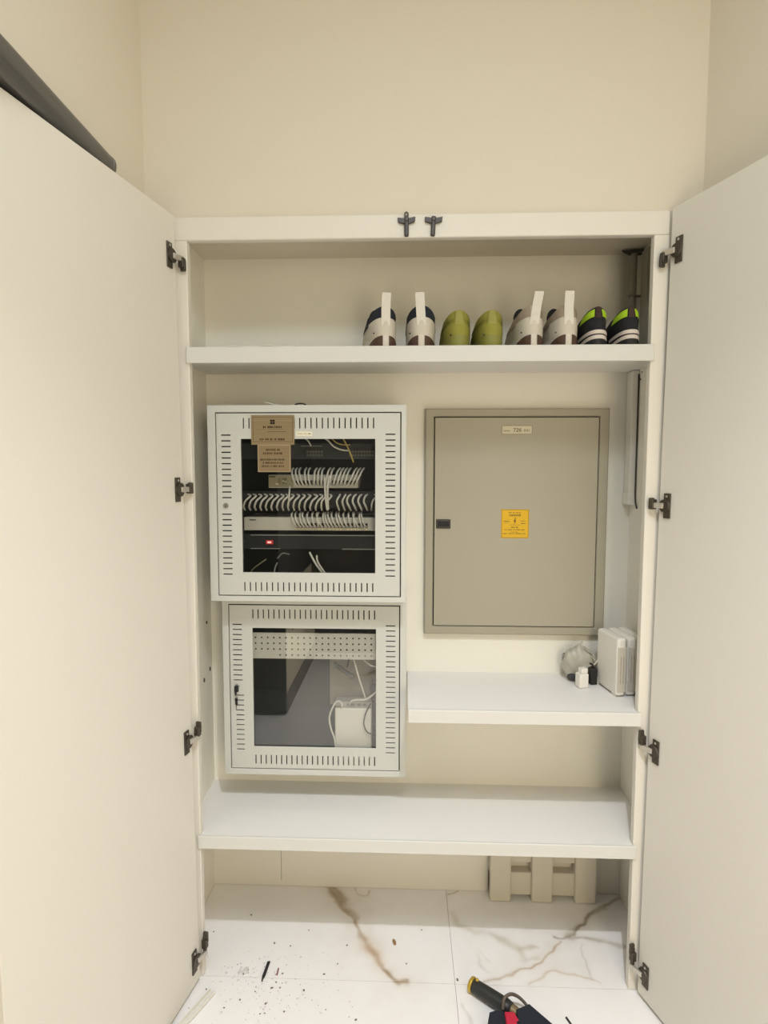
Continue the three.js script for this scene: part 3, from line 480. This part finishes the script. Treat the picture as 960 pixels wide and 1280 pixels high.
runner('second white navy-collared sneaker, beside the olive pair', 0.0125, 0, { H: 0.109, hw: 0.041, cw: 0.037, collarMat: navy, liningMat: dark, lean: -0.06 });
runner('white sneaker with tan collar and leaning pull tab, beside the olive pair', 0.3035, 0.03, { H: 0.106, hw: 0.0395, cw: 0.035, collarMat: tan, liningMat: dark, lean: 0.16 });
runner('white sneaker with tan collar and upright pull tab, beside the black pair', 0.3925, 0, { H: 0.106, hw: 0.0395, cw: 0.035, collarMat: tan, liningMat: dark, lean: 0.02 });
{ // olive pair
  const olive = fabric(lin(0.255, 0.245, 0.035)), olive2 = M(lin(0.24, 0.235, 0.05), 0.6), pale = fabric(lin(0.36, 0.335, 0.09)), olive3 = fabric(lin(0.29, 0.275, 0.045));
  const mk = (label, x, turn) => {
    const t = thing('sneaker', label, 'shoe', [x, SY, -0.008], turn), f = shoeForm({ H: 0.095, hw: 0.0385, cw: 0.034 });
    shoeBody(t, { upper: olive, lining: M(lin(0.06, 0.045, 0.02), 0.9), soleMat: olive2 }, f);
    obj('heel_counter', grid(f.upper, -1.05, 1.05, 0, 0.46, 26, 8, 0.0022), olive3, t);
    obj('heel_stripe', grid(f.upper, -0.2, 0.2, 0.42, 0.985, 6, 10, 0.0026), pale, t);
    obj('collar', [grid(f.upper, 0.24, 2.2, 0.62, 0.985, 22, 7, 0.0016), grid(f.upper, -2.2, -0.24, 0.62, 0.985, 22, 7, 0.0016)], olive3, t);
    obj('eyelet', new THREE.SphereGeometry(0.0026, 8, 6).translate(-0.022, 0.03, -0.0035), dotDark, t);
  };
  mk('olive green sneaker, left of the plain green pair', 0.111, 0.02); mk('olive green sneaker, right of the plain green pair', 0.197, 0);
}
{ // black pair with neon panels
  const blk = fabric(lin(0.013, 0.013, 0.016)), neon = M(lin(0.42, 0.66, 0.02), 0.55), stripe = M(lin(0.66, 0.58, 0.52), 0.5), br = fabric(lin(0.06, 0.03, 0.025));
  const mk = (label, x, turn) => {
    const t = thing('sneaker', label, 'shoe', [x, SY, -0.008], turn), f = shoeForm({ H: 0.101, hw: 0.035, cw: 0.031 });
    shoeBody(t, { upper: blk, lining: dark, soleMat: M(lin(0.014, 0.012, 0.012), 0.6) }, f);
    for (const s of [-1, 1]) obj('neon_panel', grid(f.upper, s > 0 ? 0.22 : -1.15, s > 0 ? 1.15 : -0.22, 0.6, 0.9, 14, 6, 0.0022), neon, t);
    obj('heel_strip', grid(f.upper, -0.15, 0.15, 0.55, 0.985, 6, 8, 0.0028), br, t);
    obj('sole_stripe', grid((a, s) => f.upper(a, Math.max(0, 0.10 + 0.10 * s - 0.06 * a * a)), -1.15, 1.15, 0, 1, 24, 3, 0.0034), stripe, t); obj('sole_stripe', grid((a, s) => f.sole(a, Math.max(0, 0.56 + 0.32 * s - 0.3 * a * a)), -1.25, 1.25, 0, 1, 24, 4, 0.0014), stripe, t);
  };
  mk('black sneaker with neon green heel panels, beside the white tan-collared pair', 0.4695, -0.08); mk('rightmost black sneaker with neon green heel panels, beside the grey pipe', 0.5535, -0.08);
}
{ // sheet of card on the upper shelf
  const g = new THREE.BoxGeometry(0.2, 0.0022, 0.12, 14, 1, 4), p = g.attributes.position; for (let i = 0; i < p.count; i++) p.setY(i, p.getY(i) + 0.0013 + 0.0011 * (1 + Math.sin(p.getX(i) * 70))); g.computeVertexNormals();
  tag(obj('card_sheet', g.translate(-0.415, 1.7712, -0.064), whitePlastic), 'thin white sheet lying on the left of the upper shelf', 'sheet');
}

// ---------------------------------------------------------------- pipe, trunking, latches
{
  const grey = M(lin(0.34, 0.33, 0.27), 0.55), t = thing('pipe', 'grey vertical pipe in the top right corner behind the black sneakers', 'pipe', [0.648, 1.7705, -0.255]);
  part('tube', rod([0.648, 1.7705, -0.255], [0.648, 2.09, -0.255], 0.009, 18), grey, t);
  part('clip', [new THREE.TorusGeometry(0.0105, 0.0025, 8, 20).rotateX(Math.PI / 2).translate(0.648, 1.965, -0.255), bx(0.657, 0.6718, 1.962, 1.968, -0.258, -0.252)], grey, t);
  const s = new THREE.Shape(); s.moveTo(0.606, 0); s.lineTo(0.6715, 0); s.lineTo(0.6715, 0.028); s.lineTo(0.637, 0.028); s.closePath();
  part('corner_plate', new THREE.ExtrudeGeometry(s, { depth: 0.006, bevelEnabled: false }).rotateX(-Math.PI / 2).translate(0, 2.087, -0.238), M(lin(0.09, 0.09, 0.075), 0.7), t);
  part('wall_strip', bx(0.6645, 0.6718, 1.7705, 2.087, -0.24, -0.195), M(lin(0.38, 0.36, 0.29), 0.6), t);
}
{
  const t = thing('cable_trunking', 'white plastic cable trunking on the right inner wall under the upper shelf', 'trunking', [0.66, 1.343, -0.262]);
  part('cover', bx(0.651, 0.6719, 1.362, 1.746, -0.287, -0.245, 0.002), whitePlastic, t); part('end_piece', bx(0.648, 0.6719, 1.343, 1.378, -0.2885, -0.243, 0.002), whitePlastic, t);
  part('cable', tube([[0.6685, 1.735, -0.2425], [0.6688, 1.6, -0.2425], [0.6685, 1.45, -0.2415], [0.6685, 1.37, -0.2405], [0.668, 1.352, -0.236], [0.668, 1.333, -0.224]], 0.0022, 24, 6), M(lin(0.05, 0.045, 0.035), 0.7), t, 'dark cable along the edge');
  part('screw', [cyl(0.0025, 0.0025, 0.002, 10).rotateZ(Math.PI / 2).translate(0.6712, 1.718, -0.236), cyl(0.002, 0.002, 0.002, 10).rotateZ(Math.PI / 2).translate(0.6712, 1.738, -0.228)], hingeDark, t);
}
function latch(label, x, ring, tilt) {
  const t = thing('door_catch', label, 'catch', [x, 2.066, 0.0003]); t.rotation.z = tilt;
  const wing = new THREE.Shape(); wing.moveTo(-0.0215, 0.024); wing.lineTo(-0.006, 0.0225); wing.lineTo(0.006, 0.0225); wing.lineTo(0.0215, 0.026); wing.lineTo(0.0205, 0.0165); wing.lineTo(0.009, 0.0115); wing.lineTo(-0.009, 0.0115); wing.lineTo(-0.0205, 0.0145); wing.closePath();
  obj('wings', new THREE.ExtrudeGeometry(wing, { depth: 0.006, bevelEnabled: true, bevelSize: 0.001, bevelThickness: 0.001, bevelSegments: 1 }).translate(0, 0, 0.001), latchMat, t);
  obj('stem', new RoundedBoxGeometry(0.0115, 0.05, 0.01, 3, 0.004).translate(0, 0.003, 0.0055), latchMat, t);
  obj('screw', new THREE.CylinderGeometry(0.0034, 0.0034, 0.003, 12).rotateX(Math.PI / 2).translate(0, 0.0185, 0.0115), hingeDark, t);
  if (ring) obj('ring', new THREE.TorusGeometry(0.0042, 0.0018, 8, 18).scale(1, 1.3, 1).translate(-0.0005, 0.033, 0.0045), latchMat, t);
}
latch('dark cross-shaped door catch with a ring on top', -0.0275, true, 0); latch('dark T-shaped door catch without a ring', 0.0405, false, -0.05);
{ // grey casing on the left wall, above the open door
  const t = thing('wall_casing', 'grey rounded casing running along the left wall above the open door', 'casing', [-0.7275, 2.1065, 0.183], 0.02);
  const s = new THREE.Shape(); s.moveTo(-0.05, 0.054); s.lineTo(0.014, 0.054); s.bezierCurveTo(0.03, 0.053, 0.037, 0.046, 0.037, 0.034); s.bezierCurveTo(0.037, 0.018, 0.03, 0.006, 0.012, 0.0); s.lineTo(-0.05, 0); s.closePath();
  const m = M(lin(0.13, 0.127, 0.12), 0.28, { metalness: 0.4 });
  obj('shell', new THREE.ExtrudeGeometry(s, { depth: 0.49, bevelEnabled: false, curveSegments: 16 }).translate(0, 0, 0.012), m, t);
  obj('end_cap', new THREE.ExtrudeGeometry(s, { depth: 0.01, bevelEnabled: true, bevelSize: 0.0008, bevelThickness: 0.001, bevelSegments: 2, curveSegments: 16 }).translate(0, 0, 0.001), m, t);
}

// ---------------------------------------------------------------- boxes, bundle, foam
{
  const mk = (label, x, z) => {
    const t = thing('plastic_box', label, 'box', [x, 0.8, z], 0.17, 'white plastic boxes on the short shelf');
    obj('case', new RoundedBoxGeometry(0.028, 0.168, 0.118, 4, 0.008).translate(0, 0.087, -0.059), whitePlastic, t);
    obj('front_plate', new RoundedBoxGeometry(0.024, 0.13, 0.003, 2, 0.001).translate(0, 0.08, 0.0005), M(lin(0.58, 0.54, 0.46), 0.5), t);
    for (const x2 of [-0.004, 0.004]) obj('vent_slot', bx(x2 - 0.0012, x2 + 0.0012, 0.04, 0.12, 0.0015, 0.0026), M(lin(0.4, 0.36, 0.3), 0.6), t);
    obj('foot', [new RoundedBoxGeometry(0.029, 0.022, 0.012, 2, 0.003).translate(-0.001, 0.011, -0.112), bx(-0.012, 0.012, 0, 0.006, -0.03, -0.012)], whitePlastic, t);
    return t;
  };
  mk('white plastic box nearest the wire bundle, first of three side by side', 0.5905, -0.097);
  mk('middle one of three white plastic boxes standing side by side', 0.6225, -0.104);
  mk('white plastic box against the right wall, mostly behind the frame', 0.6545, -0.112);
}
{ // wire bundle in a crumpled bag with its plug
  const t = thing('wire_bundle', 'coiled grey wire in a crumpled clear bag beside the white boxes', 'wire', [0.512, 0.7995, -0.235]);
  for (let k = 0; k < 6; k++) { const pts = []; for (let i = 0; i < 14; i++) { const a = i / 14 * Math.PI * 2, r = 0.04 + 0.010 * rnd(); pts.push([Math.cos(a) * r * 1.0, 0.052 + Math.sin(a) * r * 1.05, (rnd() - 0.5) * 0.03 + 0.012 * Math.cos(a)]); } obj('wire_loop', tube(pts, 0.0017, 60, 5, true), M(lin(0.42, 0.40, 0.34), 0.5), t); }
  obj('wire_end', [tube([[-0.03, 0.085, 0.01], [-0.005, 0.105, 0.005], [0.012, 0.118, -0.012]], 0.0022, 16, 6), tube([[0.02, 0.05, 0.02], [0.035, 0.058, 0.03], [0.05, 0.075, 0.03]], 0.003, 16, 6)], M(lin(0.5, 0.48, 0.42), 0.5), t);
  obj('dark_core', new THREE.IcosahedronGeometry(0.016, 1).scale(1.3, 0.8, 0.6).translate(-0.02, 0.014, 0.015), M(lin(0.05, 0.05, 0.05), 0.8), t);
  const b = new THREE.SphereGeometry(1, 40, 28), p = b.attributes.position; for (let i = 0; i < p.count; i++) { const x = p.getX(i), y = p.getY(i), z = p.getZ(i), n = 0.78 + 0.4 * fbm(x * 2.6 + 9, y * 2.6 + z * 2.1 + 4, 4); p.setXYZ(i, x * 0.05 * n, Math.max(0.0005, 0.055 + y * 0.055 * n), z * 0.03 * n); } b.computeVertexNormals();
  obj('bag', b, MP({ color: lin(0.8, 0.78, 0.7), transmission: 0.6, thickness: 0, roughness: 0.35, ior: 1.5 }), t);
  const a = thing('plug_adapter', 'small white plug adapter standing in front of the wire bundle', 'adapter', [0.5035, 0.7995, -0.175], 0.25);
  obj('body', new RoundedBoxGeometry(0.03, 0.042, 0.026, 3, 0.003).translate(0, 0.0215, 0), whitePlastic, a); obj('neck', new RoundedBoxGeometry(0.022, 0.016, 0.02, 2, 0.003).translate(0.004, 0.05, -0.002), whitePlastic, a);
  const k = thing('black_plug', 'black plug in the gap between the wire bundle and the first white box', 'plug', [0.5435, 0.7995, -0.2], 0.2);
  obj('body', new RoundedBoxGeometry(0.022, 0.05, 0.02, 3, 0.003).translate(0, 0.0255, 0), black, k); obj('cord', tube([[0, 0.048, 0], [-0.002, 0.06, 0.002], [-0.012, 0.066, 0.004]], 0.0028, 10, 6), black, k);
}
{ // foam packing block
  const foam = M(lin(0.74, 0.69, 0.57), 0.95, { bumpMap: paintBump, bumpScale: 0.0012 }), t = thing('foam_block', 'white foam packing block with three uprights, at the back under the bottom shelf', 'foam', [0.432, 0, -0.34]);
  for (const x of [0.262, 0.401, 0.545]) part('upright', bx(x, x + 0.07, 0.0005, 0.205, -0.3648, -0.316, 0.006), foam, t);
  part('crossbar', bx(0.262, 0.615, 0.1285, 0.2, -0.3645, -0.334, 0.004), foam, t); part('crossbar', bx(0.262, 0.615, 0.016, 0.096, -0.3645, -0.33, 0.004), foam, t);
}
// ---------------------------------------------------------------- umbrella on the floor
{
  const dir = new THREE.Vector3(0.8, 0, 0.6), t = thing('umbrella', 'folded dark umbrella with a black and gold handle lying on the marble', 'umbrella', [0.158, 0.0, 0.018], -Math.atan2(0.6, 0.8));
  const along = (g, x, y = 0.021) => g.rotateZ(-Math.PI / 2).translate(x, y, 0);
  obj('handle', along(new THREE.LatheGeometry([[0, 0], [0.014, 0], [0.0175, 0.004], [0.0185, 0.05], [0.019, 0.1], [0.016, 0.118], [0, 0.118]].map(([a, b]) => new THREE.Vector2(a, b - 0.059)), 24), 0.068), M(lin(0.022, 0.024, 0.022), 0.45), t);
  obj('end_cap', [along(new THREE.LatheGeometry([[0, 0], [0.015, 0], [0.0192, 0.003], [0.0195, 0.009], [0.0175, 0.011], [0, 0.011]].map(([a, b]) => new THREE.Vector2(a, b)), 24), 0), new THREE.SphereGeometry(0.005, 12, 8).translate(0.02, 0.039, -0.004)], M(lin(0.62, 0.42, 0.07), 0.35, { metalness: 0.6 }), t);
  obj('wrist_loop', tube([[0.112, 0.03, 0.022], [0.108, 0.047, 0.006], [0.116, 0.05, -0.012], [0.128, 0.04, -0.028], [0.142, 0.028, -0.036], [0.155, 0.02, -0.036]], 0.0042, 30, 8), M(lin(0.11, 0.085, 0.065), 0.5), t);
  obj('runner', along(cyl(0.013, 0.015, 0.03, 18), 0.138), M(lin(0.3, 0.22, 0.12), 0.4, { metalness: 0.5 }), t);
  const cloth = M(lin(0.010, 0.014, 0.024), 0.8), red = M(lin(0.55, 0.015, 0.05), 0.7);
  const fold = (pts, y, h) => { const q = new THREE.Shape(); pts.forEach(([x, z], k) => (k ? q.lineTo(x, -z) : q.moveTo(x, -z))); q.closePath(); const g = new THREE.ExtrudeGeometry(q, { depth: h, bevelEnabled: true, bevelSize: 0.004, bevelThickness: 0.004, bevelSegments: 3, bevelOffset: -0.003 }); return g.rotateX(-Math.PI / 2).translate(0, y, 0); };
  const roll = along(new THREE.LatheGeometry([[0.012, 0], [0.022, 0.02], [0.027, 0.08], [0.026, 0.25], [0.014, 0.4], [0, 0.41]].map(([a, b]) => new THREE.Vector2(a, b)), 14), 0.02, 0.03); roll.rotateY(-0.62); roll.translate(0.135, 0, 0.022);
  obj('canopy', [roll, fold([[0.148, 0.016], [0.167, -0.019], [0.24, -0.004], [0.34, 0.05], [0.36, 0.12], [0.2, 0.09]], 0.026, 0.02), fold([[0.093, 0.058], [0.104, 0.042], [0.12, 0.034], [0.15, 0.058], [0.24, 0.15], [0.2, 0.19], [0.112, 0.11]], 0.012, 0.024)], cloth, t);
  obj('red_fold', fold([[0.128, 0.042], [0.146, 0.028], [0.2, 0.062], [0.25, 0.13], [0.22, 0.15], [0.155, 0.08]], 0.03, 0.017), red, t);
  obj('rib_tip', rod([0.285, 0.03, -0.04], [0.252, 0.036, -0.056], 0.0028), black, t);
}
// ---------------------------------------------------------------- litter on the floor
tag(obj('trunking_strip', (() => { const g = join([bx(-0.009, 0.009, 0, 0.002, 0, 0.3), bx(-0.009, -0.0075, 0, 0.010, 0, 0.3), bx(0.0075, 0.009, 0, 0.010, 0, 0.3)]); g.rotateY(-0.44); return g.translate(-0.556, 0.0005, 0.052); })(), whitePlastic), 'white plastic trunking strip on the floor beside the left door', 'strip');
tag(obj('black_shard', (() => { const s = new THREE.Shape(); s.moveTo(-0.004, 0); s.lineTo(0.004, 0.002); s.lineTo(0.003, -0.045); s.lineTo(-0.002, -0.066); s.lineTo(-0.005, -0.05); s.closePath(); return new THREE.ExtrudeGeometry(s, { depth: 0.004, bevelEnabled: false }).rotateX(-Math.PI / 2).rotateY(-0.05).translate(-0.424, 0.0006, -0.05); })(), black), 'long black shard lying on the marble at left', 'shard');
tag(obj('red_chip', new RoundedBoxGeometry(0.004, 0.002, 0.024, 1, 0.0008).translate(-0.391, 0.0012, -0.02), M(lin(0.22, 0.05, 0.04), 0.7)), 'thin dark red splinter on the marble right of the black shard', 'splinter');
tag(obj('leaf_scrap', new THREE.SphereGeometry(0.5, 8, 6).scale(0.011, 0.002, 0.026).rotateY(0.25).translate(-0.056, 0.0012, -0.137), M(lin(0.32, 0.19, 0.09), 0.8)), 'single brown scrap on the marble right of the long vein', 'scrap');
{
  const bits = [[-0.624, -0.156], [-0.423, -0.12], [-0.372, -0.111], [-0.514, -0.04], [-0.376, -0.015], [-0.524, -0.228], [-0.2, -0.12], [-0.221, -0.053], [-0.326, -0.173], [-0.44, 0.045], [-0.41, 0.11], [-0.398, 0.108], [-0.402, 0.08], [-0.578, 0.043], [0.126, -0.013], [0.658, 0.052], [-0.441, 0.031], [-0.388, 0.014], [-0.347, 0.101], [-0.019, -0.061], [0.029, -0.187], [-0.256, -0.017], [-0.305, 0.036], [-0.153, 0.117], [-0.488, -0.009], [-0.478, -0.022], [-0.396, 0.032], [-0.373, 0.031], [-0.475, 0.071], [-0.511, 0.096]];
  const g = bits.map(([x, z]) => new THREE.IcosahedronGeometry(0.0014 + 0.0014 * rnd(), 0).scale(1.1, 0.6, 1 + rnd()).rotateY(rnd() * 6).translate(x, 0.0012, z));
  for (let i = 0; i < 150; i++) { const x = -0.43 + 0.3 * (rnd() + rnd() - 1), z = 0.04 + 0.16 * (rnd() + rnd() - 1); if (Math.hypot(x + 0.56, z - 0.08) < 0.06) continue; g.push(new THREE.IcosahedronGeometry(0.0006 + 0.0009 * rnd() * rnd(), 0).scale(1, 0.6, 1 + rnd()).rotateY(rnd() * 6).translate(x, 0.0006, z)); }
  const m = obj('grit', g, M(lin(0.19, 0.15, 0.11), 0.9)); tag(m, 'scattered dark grit and crumbs on the marble at left', 'grit'); m.userData.kind = 'stuff';
  const w = []; for (let i = 0; i < 60; i++) { const x = -0.46 + 0.24 * (rnd() + rnd() - 1), z = 0.03 + 0.14 * (rnd() + rnd() - 1); w.push(new THREE.IcosahedronGeometry(0.0012 + 0.003 * rnd() * rnd(), 0).scale(1.3, 0.4, 1).rotateY(rnd() * 6).translate(x, 0.0006, z)); }
  for (let i = 0; i < 8; i++) w.push(new THREE.IcosahedronGeometry(0.003 + 0.003 * rnd(), 0).scale(1.4, 0.35, 1).rotateY(rnd() * 6).translate(-0.505 + 0.03 * rnd(), 0.0012, -0.03 + 0.035 * rnd()));
  const n = obj('plaster_crumbs', w, M(lin(0.7, 0.69, 0.65), 0.9)); tag(n, 'pale plaster crumbs around the black shard', 'crumbs'); n.userData.kind = 'stuff';
}
// ---------------------------------------------------------------- light sources out of view: unseen downlight, added fill panel and pane
{
  const t = thing('unseen_downlight', 'unseen round ceiling downlight placed to light the closet', 'light', [0.18, CEIL, 1.36]);
  obj('trim_ring', new THREE.TorusGeometry(0.05, 0.006, 8, 32).rotateX(Math.PI / 2).translate(0, -0.003, 0), whitePlastic, t);
  obj('lens', cyl(0.045, 0.045, 0.004, 24).translate(0, -0.004, 0), M(0xffffff, 0.5, { emissive: lin(1, 0.92, 0.82), emissiveIntensity: 1.5 }), t);
  const p = thing('added_ceiling_panel', 'added rectangular ceiling fill panel near the camera, out of view', 'light', [0.1, CEIL, 1.5]);  // added glowing panel that goes with the overhead fill
  obj('frame', sheet(-0.48, 0.48, -0.28, 0.28, [[-0.455, 0.455, -0.255, 0.255]], 0, 0.02, 0.002).rotateX(Math.PI / 2).translate(0, -0.02, 0), whitePlastic, p);
  obj('diffuser', bx(-0.455, 0.455, -0.018, -0.012, -0.255, 0.255), M(0xffffff, 0.5, { emissive: lin(0.75, 0.88, 1), emissiveIntensity: 1.5 }), p);
  const w = struct('window_1', sheet(0.28, 0.96, 0.36, 2.14, [[0.32, 0.92, 0.4, 2.1]], 0, 0.03, 0.003).rotateY(Math.PI).translate(1.24, 0, ZR - 0.03), framePaint);  // added glowing pane for the warm frontal fill, not a known window
  obj('fill_pane', bx(0.32, 0.92, 0.4, 2.1, ZR - 0.012, ZR - 0.004), M(0xffffff, 0.6, { emissive: lin(1, 0.8, 0.5), emissiveIntensity: 1.2 }), w);
}
renderer.render(scene, camera);
